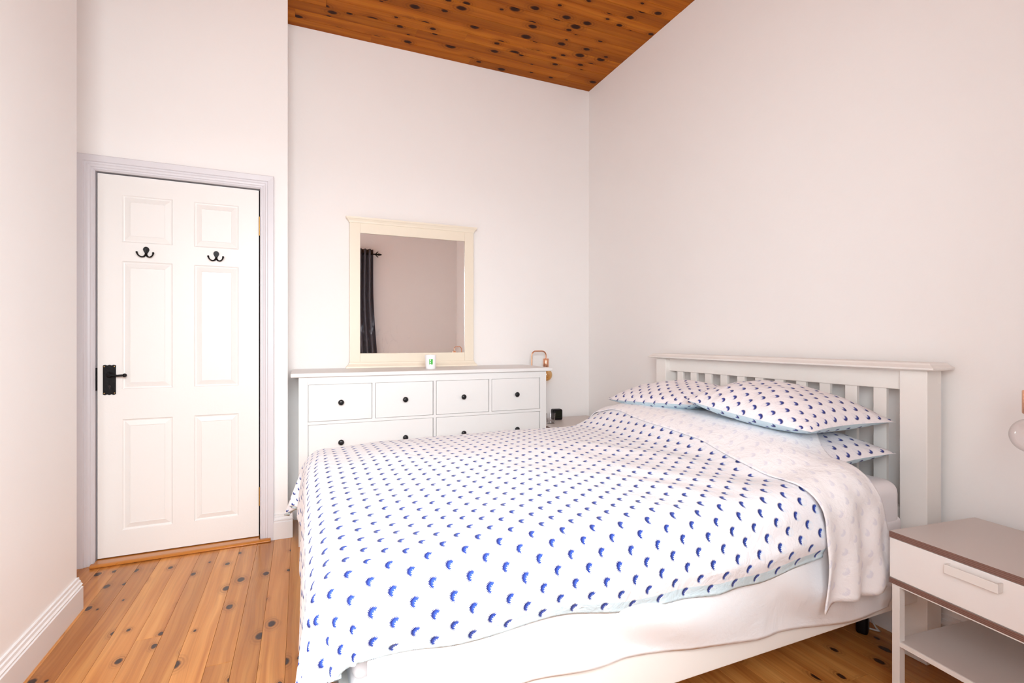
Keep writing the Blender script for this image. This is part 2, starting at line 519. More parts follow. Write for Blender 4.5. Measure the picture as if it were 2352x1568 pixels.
# ceiling: stained pine boards running along the back wall
ce = struct(B().box(-1.3, XR, YF, YB, CEIL + 0.012, CEIL + 0.06).obj('ceiling', M['gap']), 'stained knotty pine board ceiling', 'ceiling')
y = YB
i = 0
while y > YF + 0.01:
    y1 = max(y - 0.088, YF)
    cuts = [-1.2] + sorted([rr.uniform(-0.3, 0.7), rr.uniform(1.0, 1.9)][: rr.choice([1, 2])]) + [XR]
    for xa, xb in zip(cuts, cuts[1:]):
        dz = rr.uniform(0, 0.0008)
        nb = bmesh.new()
        g = 0.0022
        # board with chamfered long edges (V joint)
        P = [(y1, CEIL + .012), (y1, CEIL + dz + g), (y1 + g, CEIL + dz), (y - g, CEIL + dz), (y, CEIL + dz + g), (y, CEIL + .012)]
        B().prism(P, xa + .0004, xb - .0004, axis=0).obj('ceiling_board', M['ceil'], ce)
    y = y1
    i += 1

# ------------------------------------------------------------------ skirting boards
def skirt_prof(h, t):
    return [(0, 0), (t, 0), (t, h * .70), (t * .80, h * .72), (t * .80, h * .76), (t * .95, h * .79), (t * .70, h * .83), (t * .62, h * .90), (t * .40, h * .92), (t * .35, h), (0, h)]
# along Y on left wall
b = B().prism([(XL + u, v) for u, v in skirt_prof(.135, .022)], YF, 2.662, axis=1)
struct(b.obj('baseboard_left', M['trim']), 'white moulded skirting board on the left wall', 'skirting board')
b = B().prism([(XR - u, v) for u, v in skirt_prof(.15, .022)], YF, YB, axis=1)
struct(b.obj('baseboard_right', M['trim']), 'white skirting board behind the bed on the right wall', 'skirting board')
b = B().prism([(YB - u, v) for u, v in skirt_prof(.15, .022)], -0.04, XR - .02, axis=0)
struct(b.obj('baseboard_back', M['trim']), 'white skirting board behind the chest of drawers', 'skirting board')
b = B().prism([(WY - u, v) for u, v in skirt_prof(.135, .028)], 0.815, SE + .026, axis=0)
o = struct(b.obj('baseboard_door', M['trim']), 'short white moulded skirting board right of the door', 'skirting board')
o.location = DO
o.rotation_euler[2] = TH
b = B().prism([(YF + u, v) for u, v in skirt_prof(.15, .022)], XL, XR, axis=0)
struct(b.obj('baseboard_front', M['trim']), 'white skirting board under the window wall', 'skirting board')

# ------------------------------------------------------------------ door
door = struct(empty('door_1', DO, TH), 'closed white six-panel door with black iron fittings', 'door')
PX = [(0.106, 0.326), (0.424, 0.637)]
PZ = [(0.152, 0.727), (0.883, 1.548), (1.646, 1.891)]
b = B()
xs = [0.004, PX[0][0], PX[0][1], PX[1][0], PX[1][1], 0.7385]
zs = [0.022, PZ[0][0], PZ[0][1], PZ[1][0], PZ[1][1], PZ[2][0], PZ[2][1], 1.990]
for a in (0, 2, 4):
    b.box(xs[a], xs[a + 1], 0.0, 0.035, zs[0], zs[-1])
for a in (1, 3):
    for c in (0, 2, 4, 6):
        b.box(xs[a], xs[a + 1], 0.0, 0.035, zs[c], zs[c + 1])
bmesh.ops.remove_doubles(b.bm, verts=b.bm.verts[:], dist=0.00001)
b.obj('door_leaf', M['door'], door)
for (xa, xb) in PX:
    for (za, zb) in PZ:
        b = B()
        lay = [(0.0, 0.0), (0.005, 0.0055), (0.010, 0.0065), (0.016, 0.0045), (0.034, -0.0008), (0.036, 0.0012)]
        rings = []
        for ins, dep in lay:
            rings.append([b.bm.verts.new((px_, dep, pz_)) for px_, pz_ in ((xa + ins, za + ins), (xb - ins, za + ins), (xb - ins, zb - ins), (xa + ins, zb - ins))])
        for A, C in zip(rings, rings[1:]):
            for k in range(4):
                b.bm.faces.new([A[k], A[(k + 1) % 4], C[(k + 1) % 4], C[k]])
        b.bm.faces.new(rings[-1])
        bk = [b.bm.verts.new((px_, .03, pz_)) for px_, pz_ in ((xa, za), (xb, za), (xb, zb), (xa, zb))]
        for k in range(4):
            b.bm.faces.new([rings[0][k], bk[k], bk[(k + 1) % 4], rings[0][(k + 1) % 4]])
        b.bm.faces.new(list(reversed(bk)))
        b.obj('panel', M['door'], door)
# handle: hammered backplate with scalloped ends, keyhole and lever
def plate_outline():
    pts = []
    x0, x1, z0, z1 = 0.0265, 0.0805, 0.8575, 1.0095
    for k in range(13):
        t = k / 12
        pts.append((x0 + (x1 - x0) * t, z0 + 0.0018 * cos(t * 6 * pi)))
    for k in range(13):
        t = 1 - k / 12
        pts.append((x0 + (x1 - x0) * t, z1 - 0.0018 * cos(t * 6 * pi)))
    return pts
hp = tag(B().prism(plate_outline(), -0.0035, 0.0, axis=1).obj('door_handle', M['black'], door), 'black iron handle plate')
b = B().lathe([(0, -.0035), (.015, -.0035), (.0165, -.006), (.0115, -.009), (.009, -.026), (.0085, -.034), (0, -.036)], 20, (.055, 0, .9600), axis=1)
b.tube([(.050, -.034, .9585), (.062, -.036, .961), (.078, -.037, .958), (.095, -.037, .9555), (.112, -.037, .9565), (.121, -.037, .957)], [.0075, .0072, .0058, .0054, .0060, .0052], 12)
b.lathe([(0, -.048), (.006, -.046), (.0098, -.040), (.0098, -.034), (.006, -.028), (0, -.026)], 14, (.125, 0, .957), axis=1)
b.obj('lever', M['black'], hp, smooth=True, auto=50)
B().lathe([(0, -.0045), (.0055, -.0045), (.0055, -.0035)], 14, (.0545, 0, .9000), axis=1).box(.0527, .0563, -.0044, -.0035, .885, .9).obj('keyhole', M['dark'], hp)
for sx_, sz_ in ((.032, 1.002), (.074, 1.002), (.032, .865), (.075, .865)):
    B().lathe([(0, -.0052), (.0025, -.0045), (.003, -.0035)], 10, (sx_, 0, sz_), axis=1).obj('screw', M['brass'], hp)
B().box(-.0065, .0005, -.004, .02, .880, .996, .001).obj('latch_keep', M['black'], door)
for za, zb in ((1.7336, 1.8404), (0.1952, 0.2996)):
    b = B()
    for k in range(5):
        h = (zb - za) / 5
        b.tube([(.7425, -.006, za + k * h + .0006), (.7425, -.006, za + (k + 1) * h - .0006)], .0048, 10)
    b.box(.7398, .7450, -.004, .004, za, zb)
    b.obj('hinge', M['brass'], door, smooth=True, auto=40)
# two double hooks screwed to the door
def hook(cx, cz):
    b = B()
    pl = []
    for k in range(20):
        a = 2 * pi * k / 20
        rx, rz_ = 0.0138, 0.0165 if sin(a) > 0 else 0.024
        pl.append((cx + rx * cos(a) * (1 - .45 * max(0, -sin(a))), cz + rz_ * sin(a)))
    b.prism(pl, -.006, 0.0, axis=1)
    for sg in (-1, 1):
        p = []
        for k in range(11):
            t = k / 10
            ang = t * pi * 0.95
            p.append((cx + sg * (.001 + .017 * (1 - cos(ang)) * 1.02), -.005 - .024 * t, cz - .018 - .0235 * sin(ang) * (1 - .15 * t) + .003 * t * t))
        b.tube(p, [.0045] * 4 + [.0034] * 5 + [.004, .0044], 10)
        e = Vector(p[-1])
        b.lathe([(0, -.0055), (.004, -.004), (.0055, 0), (.004, .004), (0, .0055)], 10, e, axis=2)
    return tag(b.obj('coat_hook', M['black'], door, smooth=True, auto=60), 'black double coat hook')
hook(0.2095, 1.612)
hook(0.5288, 1.613)

# architrave: stepped profile mitred round three sides
def architrave():
    # profile: (outward from opening, towards the room)
    pr = [(.003, .030), (.003, -.012), (.006, -.016), (.010, -.022), (.016, -.022), (.020, -.027), (.028, -.029), (.034, -.034), (.040, -.034), (.044, -.041), (.072, -.043), (.075, -.040), (.075, -.012)]
    b = B()
    path = [('L', 0.0), ('TL', 0), ('TR', 0), ('R', 0.0)]
    s0, s1, zt = 0.0, 0.7425, 1.9945
    sts = []
    for k in range(4):
        ring = []
        for u, n_ in pr:
            if k == 0:
                ring.append(b.bm.verts.new((s0 - u, n_, 0.0)))
            elif k == 1:
                ring.append(b.bm.verts.new((s0 - u, n_, zt + u)))
            elif k == 2:
                ring.append(b.bm.verts.new((s1 + u, n_, zt + u)))
            else:
                ring.append(b.bm.verts.new((s1 + u, n_, 0.0)))
        sts.append(ring)
    for A, C in zip(sts, sts[1:]):
        n = len(A)
        for k in range(n):
            b.bm.faces.new([A[k], A[(k + 1) % n], C[(k + 1) % n], C[k]])
    b.bm.faces.new(sts[0]); b.bm.faces.new(list(reversed(sts[-1])))
    return b
o = struct(architrave().obj('trim_1', M['frame_grey']), 'pale grey stepped architrave framing the door', 'door frame')
o.location = DO
o.rotation_euler[2] = TH
# black gap behind the door edges
o = struct(B().box(-.034, .775, .036, .054, .0, 2.018).obj('trim_2', M['dark']), 'dark gap around the closed door', 'door lining')
o.location = DO
o.rotation_euler[2] = TH
b = B()
b.prism([(0.034, 0.0), (-.068, 0.0), (-.074, .004), (-.074, .009), (-.068, .014), (-.060, .0165), (0.034, .0175)], .001, .742, axis=0)
b.prism([(-.045, 0.0), (-.068, 0.0), (-.074, .004), (-.074, .009), (-.068, .014), (-.060, .0165), (-.045, .0168)], -.010, .001, axis=0)
b.prism([(-.045, 0.0), (-.068, 0.0), (-.074, .004), (-.074, .009), (-.068, .014), (-.060, .0165), (-.045, .0168)], .742, .800, axis=0)
o = struct(b.obj('trim_3', M['threshold']), 'orange varnished wooden threshold strip under the door', 'threshold')
o.location = DO
o.rotation_euler[2] = TH + radians(0.6)

# ------------------------------------------------------------------ chest of drawers
dr = empty('chest_of_drawers', (0.75, 3.0, 0), label='wide white chest of drawers with dark round knobs under the mirror', cat='chest of drawers')
def L(b):
    """shift world coordinates into the chest's own"""
    bmesh.ops.translate(b.bm, verts=b.bm.verts[:], vec=(-0.75, -3.0, 0))
    return b
TOPZ = 0.955
L(B().box(-.050, 1.550, 2.970, 3.462, TOPZ - .022, TOPZ, .004)).obj('top', M['white'], dr)
DXS = [(.040, .382), (.402, .743), (.763, 1.1036), (1.1245, 1.463)]
WXS = [(.040, .743), (.763, 1.463)]
FY = 2.990
b = B()
b.box(-.010, 1.511, FY + .02, 3.45, .17, TOPZ - .022)                 # carcass behind the drawer fronts
b.box(-.010, .037, FY, FY + .06, .0, TOPZ - .022, .0015).box(1.466, 1.511, FY, FY + .06, .0, TOPZ - .022, .0015)
b.box(.037, 1.466, FY + .001, FY + .03, .890, TOPZ - .022)
b.box(.037, 1.466, FY + .001, FY + .03, .667, .683)
b.box(.037, 1.466, FY + .001, FY + .03, .439, .456)
b.box(.037, 1.466, FY + .001, FY + .03, .170, .230)
b.box(.745, .761, FY + .0014, FY + .03, .230, .890)
for xa in (.384, 1.1055):
    b.box(xa, xa + .017, FY + .001, FY + .03, .683, .890)
L(b).obj('frame', M['white'], dr)
for (xa, ya) in ((-.010, 3.40), (1.466, 3.40)):
    L(B().box(xa, xa + .045, ya, ya + .05, 0, .17, .0015)).obj('leg', M['white'], dr)
def drawer(xa, xb, za, zb, knobs):
    d = L(B().box(xa, xb, FY + .003, FY + .022, za, zb, .0018)).obj('drawer', M['white'], dr)
    for kx in knobs:
        k = L(B().lathe([(.0, -.029), (.008, -.0285), (.0135, -.026), (.0160, -.021), (.0145, -.016), (.0095, -.012), (.0065, -.007), (.0085, .001)], 24, (kx, FY + .003, (za + zb) / 2), axis=1)).obj('knob', M['knob'], d, smooth=True)
for xa, xb in DXS:
    drawer(xa + .0015, xb - .0015, .6845, .8885, [(xa + xb) / 2])
for za, zb in ((.458, .665), (.232, .437)):
    for (xa, xb), kk in zip(WXS, ((.211, .5725), (.933, 1.294))):
        drawer(xa + .0015, xb - .0015, za, zb, kk)

# ------------------------------------------------------------------ mirror
MX = 0.7235
mr = empty('wall_mirror', (MX, 3.44, TOPZ), label='cream framed mirror with cornice top standing on the chest of drawers', cat='mirror')
hw = .4265
def ctr(b):
    return b
b = B().box(-hw, -hw + .066, -.006, .018, .02, .970, .0015).obj('stile', M['cream'], mr)
b = B().box(hw - .066, hw, -.006, .018, .02, .970, .0015).obj('stile', M['cream'], mr)
B().box(-hw + .0662, hw - .0662, -.004, .016, .891, .965, .0015).obj('top_rail', M['cream'], mr)
B().box(-hw + .0662, hw - .0662, -.004, .016, .02, .096, .0015).obj('bottom_rail', M['cream'], mr)
B().box(-hw + .060, hw - .060, .003, .010, .090, .897).obj('mirror_glass', M['mirror'], mr)
# cornice: outward flaring moulding, and the base the same upside down
def moulding(z0, zs, name):
    pr = [(.0, .0), (.004, .003), (.006, .012), (.014, .022), (.022, .028), (.024, .038), (.0, .038)]
    b = B()
    rings = []
    for e, z in pr:
        zz = z0 + zs * z
        rings.append([b.bm.verts.new(q) for q in ((-hw - e, -.008 - e * .6, zz), (hw + e, -.008 - e * .6, zz), (hw + e, .020, zz), (-hw - e, .020, zz))])
    for A, C in zip(rings, rings[1:]):
        for k in range(4):
            b.bm.faces.new([A[k], A[(k + 1) % 4], C[(k + 1) % 4], C[k]])
    b.bm.faces.new(list(reversed(rings[0])))
    b.bm.faces.new(rings[-1])
    b.obj(name, M['cream'], mr)
moulding(.955, 1, 'cornice')
moulding(.038, -1, 'base_moulding')

# ------------------------------------------------------------------ candle pot on the chest
cp = empty('candle_pot', (.762, 3.135, TOPZ), label='small white candle pot with a green square emblem on the chest', cat='candle')
B().lathe([(0, 0), (.028, 0), (.031, .002), (.032, .010), (.0355, .088), (.0350, .0895), (.0325, .0885), (.0300, .074), (0, .074)], 40).obj('pot', M['ceramic'], cp, smooth=True, auto=50)
B().lathe([(0, .076), (.0300, .0755), (.0298, .0745)], 32).obj('wax', M['wax'], cp)
def wrap(name, a0, a1, z0, z1, m, off=.0004, par=None):
    b = B()
    n = 8
    lo, hi = [], []
    for k in range(n + 1):
        a = a0 + (a1 - a0) * k / n
        for z, l in ((z0, lo), (z1, hi)):
            r = .032 + .0035 * (z - .010) / .078 + off
            l.append(b.bm.verts.new((r * sin(a), -r * cos(a), z)))
    for k in range(n):
        b.bm.faces.new([lo[k], lo[k + 1], hi[k + 1], hi[k]])
    return b.obj(name, m, par or cp, smooth=True)
lb = wrap('label', radians(2), radians(40), .030, .064, M['green'])
for z0, z1, a0, a1 in ((.062, .0645, 11, 21), (.052, .059, 12, 19), (.0385, .0455, 12, 19), (.0295, .033, 11, 21)):
    wrap('label_mark', radians(a0), radians(a1), z0, z1, M['whitemark'], .0008, lb)
cp.rotation_euler[2] = radians(-30)

# ------------------------------------------------------------------ bedside tables (drawer box on four square legs, with a shelf)
def bedside(name, W, D_, label):
    """origin at the floor under the front-left corner; local x runs along the front, local y goes back"""
    t = empty(name, (0, 0, 0), label=label, cat='bedside table', group='white bedside tables')
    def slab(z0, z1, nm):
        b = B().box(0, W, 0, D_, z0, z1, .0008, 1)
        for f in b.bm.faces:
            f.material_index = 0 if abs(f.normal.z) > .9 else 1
        return b.obj(nm, [M['laminate_shaded'], M['ply']], t)
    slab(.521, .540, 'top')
    slab(.379, .395, 'box_bottom')
    B().box(.006, W - .006, .018, D_ - .006, .395, .521).obj('drawer_box', M['laminate'], t)
    d = B().box(.0015, W - .0015, .0006, .017, .3975, .5195, .001).obj('drawer', M['laminate'], t)
    hb = B().box(W / 2 - .062, W / 2 + .062, -.020, -.016, .483, .508, .0006, 1)
    hb.box(W / 2 - .062, W / 2 - .058, -.018, .0006, .485, .508).box(W / 2 + .058, W / 2 + .062, -.018, .0006, .485, .508)
    hb.obj('handle', M['metalwhite'], d)
    for xa in (.006, W - .029):
        for ya in (.004, D_ - .027):
            B().box(xa, xa + .023, ya, ya + .023, 0, .374, .001).obj('leg', M['metalwhite'], t)
    B().box(.006, W - .006, .004, .020, .374, .379).box(.006, W - .006, D_ - .020, D_ - .004, .374, .379).box(.006, .022, .02, D_ - .02, .374, .379).box(W - .022, W - .006, .02, D_ - .02, .374, .379).obj('frame_rail', M['metalwhite'], t)
    B().box(.010, W - .010, .010, D_ - .010, .196, .206, .0008, 1).obj('shelf', M['laminate_shaded'], t)
    B().box(.029, W - .029, .004, .0098, .192, .2065, .0006, 1).obj('shelf_lip', M['metalwhite'], t)
    return t
ns = bedside('bedside_table', .455, .395, 'white bedside table with brown layered edges at the right of the bed')
ns.location = (1.700, .986, 0)
ns.rotation_euler[2] = radians(-90 - 5.5)
nl = bedside('bedside_table', .52, .44, 'white bedside table in the far corner behind the bed')
nl.location = (1.578, 3.010, 0)

# ------------------------------------------------------------------ table lamps
def lamp(loc, rz, bulb_mat, label, tilt=0):
    t = empty('table_lamp', loc, rz, label=label, cat='lamp', group='copper table lamps')
    B().lathe([(0, 0), (.052, 0), (.055, .002), (.055, .009), (.053, .011), (.006, .012), (0, .012)], 40).obj('base', M['copper'], t, smooth=True, auto=40)
    H, R, Wd = .517, .034, .118
    p = [(0, 0, .010), (0, 0, .2), (0, 0, H - R)]
    for k in range(1, 9):
        a = pi - (pi / 2) * k / 8
        p.append((R + R * cos(a), 0, H - R + R * sin(a)))
    for k in range(0, 9):
        a = pi / 2 - (pi / 2) * k / 8
        p.append((Wd - R + R * cos(a), 0, H - R + R * sin(a)))
    p.append((Wd, 0, .460))
    B().tube(p, .0052, 14).obj('arm', M['copper'], t, smooth=True, auto=50)
    B().lathe([(0, .462), (.0195, .461), (.0210, .459), (.0210, .400), (.0200, .398), (.018, .398), (.018, .405), (0, .405)], 32, (Wd, 0, 0)).obj('socket', M['copper'], t, smooth=True, auto=40)
    pr = []
    r = .0470
    cz = .398 - .012 - r
    for k in range(0, 20):
        a = -pi / 2 + k / 19 * (pi * .905)
        pr.append((r * cos(a) if k else 0, cz + r * sin(a)))
    pr += [(.0125, .396), (.0125, .404)]
    bl = B().lathe(pr, 40, (Wd, 0, 0)).obj('bulb', bulb_mat, t, smooth=True)
    f = []
    for k in range(41):
        a = k / 40 * 4 * pi
        f.append((Wd + .011 * cos(a), .011 * sin(a), cz - .018 + .045 * k / 40))
    B().tube(f, .0007, 6).obj('filament', M['filament'], bl)
    B().tube([(Wd, 0, .398), (Wd, 0, cz + .01)], [.006, .003], 10).obj('stem', M['lampglass'], bl)
    return t
lamp((1.578, 3.36, .540), 0, M['amberglass'], 'copper table lamp with amber bulb behind the chest of drawers')
lamp((1.922, .650, .540), radians(157.8), M['lampglass'], 'copper table lamp with clear globe bulb at the right edge')

# ------------------------------------------------------------------ alarm clock and tumbler on the far bedside table
ck = empty('alarm_clock', (1.781, 3.350, .540), radians(-8), label='small black digital alarm clock on the far bedside table', cat='clock')
B().box(-.038, .038, -.030, .030, 0, .080, .011, 4).obj('case', M['blackplastic'], ck, smooth=True, auto=60)
sc = B().box(-.019, .030, -.0308, -.0295, .016, .068).obj('screen', M['lcd'], ck)
b = B()
for gx in (-.014, .004):
    for sx0, sx1, sz0, sz1 in ((0, .010, .060, .062), (0, .010, .050, .052), (0, .002, .051, .061), (.008, .010, .040, .061), (0, .010, .040, .042)):
        b.box(gx + sx0, gx + sx1, -.0313, -.0307, sz0, sz1)
b.box(-.014, .024, -.0313, -.0307, .024, .031)
b.obj('digits', M['lcdink'], sc)
tb = empty('water_glass', (1.662, 3.215, .540), label='clear drinking glass beside the alarm clock, half hidden by the chest', cat='glass')
B().lathe([(0, 0), (.026, 0), (.029, .004), (.033, .070), (.0335, .0715), (.0318, .071), (.0275, .009), (0, .008)], 32).obj('glass_body', M['tumbler'], tb, smooth=True, auto=50)
B().lathe([(0, .0085), (.0272, .0092), (.0290, .032), (0, .032)], 32).obj('water', M['tumbler'], tb, smooth=True, auto=50)

# ------------------------------------------------------------------ bed frame
bed = empty('bed_frame', (1.0, 1.75, 0), label='white wooden bed frame with slatted headboard against the right wall', cat='bed')
def LB(b):
    bmesh.ops.translate(b.bm, verts=b.bm.verts[:], vec=(-1.0, -1.75, 0))
    return b
W_ = M['bedwhite']
LB(B().box(2.015, 2.100, 1.0457, 1.134, 0, 1.028, .003)).obj('headboard_post', W_, bed)
LB(B().box(2.015, 2.100, 2.405, 2.492, 0, 1.028, .003)).obj('headboard_post', W_, bed)
LB(B().box(2.044, 2.078, 1.134, 2.405, .955, 1.028, .002)).obj('top_rail', W_, bed)
LB(B().box(2.044, 2.078, 1.134, 2.405, .42, .52, .002)).obj('bottom_rail', W_, bed)
for k in range(11):
    yc = 2.322 - k * .1100
    LB(B().box(2.050, 2.066, yc - .0235, yc + .0235, .515, .957, .0015)).obj('slat', W_, bed)
b = B()
rings = []
for e, z in ((.006, 1.028), (.012, 1.031), (.030, 1.034), (.031, 1.040), (.020, 1.046), (.014, 1.050), (.010, 1.056), (.0, 1.057)):
    rings.append([b.bm.verts.new(q) for q in ((2.010 - e, 1.040 - e, z), (2.108, 1.040 - e, z), (2.108, 2.498 + e, z), (2.010 - e, 2.498 + e, z))])
for A, C in zip(rings, rings[1:]):
    for k in range(4):
        b.bm.faces.new([A[k], A[(k + 1) % 4], C[(k + 1) % 4], C[k]])
b.bm.faces.new(list(reversed(rings[0]))); b.bm.faces.new(rings[-1])
LB(b).obj('headboard_cap', W_, bed)
LB(B().box(.105, 2.016, 1.076, 1.100, .208, .350, .003)).obj('side_rail', W_, bed)
LB(B().box(.105, 2.016, 2.438, 2.462, .208, .350, .003)).obj('side_rail', W_, bed)
LB(B().box(.080, .110, 1.135, 2.405, .208, .350, .003)).obj('foot_rail', W_, bed)
LB(B().box(.070, .140, 1.068, 1.138, 0, .37, .003)).obj('leg', W_, bed)
LB(B().box(.070, .140, 2.402, 2.470, 0, .37, .003)).obj('leg', W_, bed)
for k in range(16):
    xa = .16 + k * .118
    LB(B().box(xa, xa + .06, 1.100, 2.438, .300, .318, .002)).obj('base_slat', W_, bed)

mt = empty('mattress', (1.05, 1.765, .318), label='thick mattress in a white fitted sheet on the bed', cat='mattress')
b = B().box(-.950, .955, -.650, .640, 0, .312, .045, 5)
mo = b.obj('mattress_body', M['mattress'], mt, smooth=True, auto=60)
# elastic line where the fitted sheet ends
B().box(-.949, .951, -.6525, .6425, .085, .185, .02, 3).obj('mattress_band', M['mattress'], mt, smooth=True, auto=60)

# ------------------------------------------------------------------ soft covers
def height(x, y):
    """top of the bedding, above the lower pillows towards the head"""
    u = (y - 1.75) / .64
    h = .672 + .020 * (1 - u * u)
    h += .110 * sst(1.36, 1.62, x) * (.45 + .55 * sst(1.10, 1.30, y) * (1 - .6 * sst(2.25, 2.45, y)))
    h += .012 * fbm(x, y, 3.1, 2.2) + .006 * fbm(x, y, 9.7, 5.0)
    # long shallow wrinkles running across the bed
    q = x * .8 + y * .55 + .10 * fbm(x, y, 1.3, 3.0)
    h += .0035 * sin(q * 34) * max(0, fbm(x, y, 5.5, 2.6) + .25)
    h -= .016 * (1 - sst(.10, .42, x))
    return h

X0, Y0, Y1, R0 = .102, 1.125, 2.375, .092
def drape(X, Y, lift=0.0, r=R0, flute=1.0, x0=X0, y0=Y0, y1=Y1):
    cx = max(X, x0)
    cy = min(max(Y, y0), y1)
    ox, oy = X - cx, Y - cy
    rho = sqrt(ox * ox + oy * oy)
    H = height(cx, cy) + lift
    if rho < 1e-6:
        return Vector((cx, cy, H))
    dx, dy = ox / rho, oy / rho
    rr_ = r + lift
    q = pi * rr_ / 2
    if rho < q:
        hz, dn = rr_ * sin(rho / rr_), rr_ * (1 - cos(rho / rr_))
    else:
        hz, dn = rr_, rr_ + rho - q
    corner = abs(2 * dx * dy)          # 0 on the straight sides, 1 on the diagonal
    k = max(0.0, rho - q * .6)
    ang = atan2(dy, dx)
    if flute:
        # pleats gather at the foot corners, gentle waves elsewhere
        hz += flute * corner * k * (.16 + .11 * cos(ang * 13))
        s_ = cy if abs(dx) > .5 else cx
        hz += flute * (1 - corner) * k * (.03 * fbm(s_, 0.3, 2.0, 6.0) + .030 * sin(s_ * 31 + 2 * fbm(s_, .1, .5, 2)) * (1 if abs(dx) > .5 else .25))
        dn *= (1 - .10 * corner)
    return Vector((cx + dx * hz, cy + dy * hz, H - dn))

def cloth(name, us, vs, fn, mats, parent=None, thick=.02, uvf=None, matf=None, loc=(0, 0, 0)):
    bm = bmesh.new()
    uvl = bm.loops.layers.uv.new('UVMap')
    grid = [[bm.verts.new(fn(u, v) - Vector(loc)) for v in vs] for u in us]
    for i in range(len(us) - 1):
        for j in range(len(vs) - 1):
            f = bm.faces.new([grid[i][j], grid[i + 1][j], grid[i + 1][j + 1], grid[i][j + 1]])
            f.smooth = True
            if matf:
                f.material_index = matf(i, j)
            for l, (a, c) in zip(f.loops, ((i, j), (i + 1, j), (i + 1, j + 1), (i, j + 1))):
                l[uvl].uv = uvf(us[a], vs[c]) if uvf else (us[a], vs[c])
    me = bpy.data.meshes.new(name)
    bm.to_mesh(me)
    bm.free()
    for m in mats:
        me.materials.append(m)
    o = bpy.data.objects.new(name, me)
    COL.objects.link(o)
    o.location = loc
    if parent:
        o.parent = parent
    if thick:
        s = o.modifiers.new('thickness', 'SOLIDIFY')
        s.thickness = thick
        s.offset = -1
        s.use_rim = True
        if len(mats) > 1:
            s.material_offset = 1
            s.material_offset_rim = 1
    return o

def frange(a, b, n):
    return [a + (b - a) * k / (n - 1) for k in range(n)]

# duvet: param u along the bed (foot hem .. fold), v across (near hem .. far hem), both in metres of cloth
U0 = X0 - .53
VN0, VF1 = Y0 - .245, Y1 + .27
def fold_x(y):
    return 1.425 + .10 * sst(1.1, 2.3, y) + .012 * sin(y * 9)
def duvet_fn(u, v):
    t = (u - U0) / (1.0)
    X = U0 + t * (fold_x(v) + .03 - U0)
    Y = v
    if v < Y0:
        # near hem is a little uneven, lower at the foot
        k = (Y0 - v) / (Y0 - VN0)
        Y = Y0 - k * ((Y0 - VN0) + .010 * fbm(X, 0, 4.4, 4.0) - .025 * (1 - sst(.10, .40, X)) + .030 * sst(.45, 1.0, X))
    if X < X0:
        X = X0 - (X0 - X) * (1 - .40 * sst(1.95, 2.35, Y))
    p = drape(X, Y)
    if X < X0 and Y > 2.1:
        # far corner of the duvet stands out past the foot of the bed
        k = sst(2.1, 2.5, Y) * sst(.08, .34, X0 - X)
        p.x -= .036 * k
        p.z += .02 * k
    if v < Y0 and X > X0:
        k = (Y0 - v) / (Y0 - VN0)
        # the puffy edge rolls in at the hem and bulges above it
        p.y += .006 * sst(.85, 1.0, k) - .014 * exp(-((k - .72) / .16) ** 2)
        p.y -= .006 * fbm(X, k, 7.7, 7.0)
    # mitigates the far-foot corner flap
    return p
us = frange(U0, U0 + 1.0, 190)
vs = frange(VN0, VN0 + .030, 6)[:-1] + frange(VN0 + .030, VF1, 150)
def duvet_uv(u, v):
    return (U0 + (u - U0) * (fold_x(v) + .03 - U0) + 1.0, v)
def duvet_mat(i, j):
    return 1 if j < 5 else 0
cloth('duvet', us, vs, duvet_fn, [M['duvet'], M['duvet_under']], thick=.024, uvf=duvet_uv, matf=duvet_mat)
dv = bpy.data.objects['duvet']
tag(dv, 'white duvet printed with small navy blue half-moon motifs, spread over the bed', 'duvet')
# solidify copies material index + 1 : clamp keeps hem strip pale
M_under = M['duvet_under']

# top sheet: folded back band plus the part hanging under the duvet
ts = empty('top_sheet', (1.5, 1.7, .7), label='white top sheet folded back over the duvet and hanging down the bed side', cat='sheet')
TL = Vector((1.5, 1.7, .7))
FV0 = Y0 - .435
def fold_fn(s, v):
    a = (s - 0) / 1.0
    xl = fold_x(v)
    if v < Y0:
        k = (Y0 - v) / (Y0 - FV0)
        xr = 1.655 + .115 * sst(0, .9, k)
        xl = xl + .012 * k - .004
    else:
        xr = 1.655 + .17 * sst(Y0, Y0 + .25, v)
        k = 0
    X = xl + a * (xr - xl)
    p = drape(X, v, lift=.010, r=.100, flute=0)
    if v < Y0:
        fold = sin(a * 17 + k * 2.2 + 1.2 * fbm(X, k, 2.2, 3)) * .011 * k + .016 * fbm(X * 1.2 + k * .25, k * .3, 8.1, 8.0) * k
        p.y -= .012 + fold
        p.x += .02 * k * fbm(k, a, 3.3, 2)
        p.z += (.010 * sin(a * 9.0) - .030 * a) * k * k
    return p
ss = frange(0, 1.0, 46)
vv = frange(FV0, Y1 + .16, 150)
cloth('folded_band', ss, vv, fold_fn, [M['fold']], ts, thick=.004, uvf=lambda s, v: (s * .34, v), loc=TL)
bpy.data.objects['folded_band'].location = (0, 0, 0)
def side_fn(x, k):
    hem = .235 + .10 * (1 - sst(.5, 1.7, x)) + .012 * fbm(x, 0, 1.0, 4)
    zt = .60 - .25 * sst(1.70, 1.80, x)
    z = zt + (hem - zt) * k
    y = 1.090 - .040 * sst(0, .35, k) + .012 * sst(.6, 1, k)
    d = sin((x * .9 + z * 1.5) * 16 + 2.5 * fbm(x, z, .7, 2.5))
    y += .007 * d * sst(.1, .6, k) + .016 * fbm(x * 1.0 + z * 1.3, z * .6, 3.0, 4.5) * sst(.1, .7, k)
    y = min(y, 1.069 if z < .385 else 1.098)
    return Vector((x, y, z))
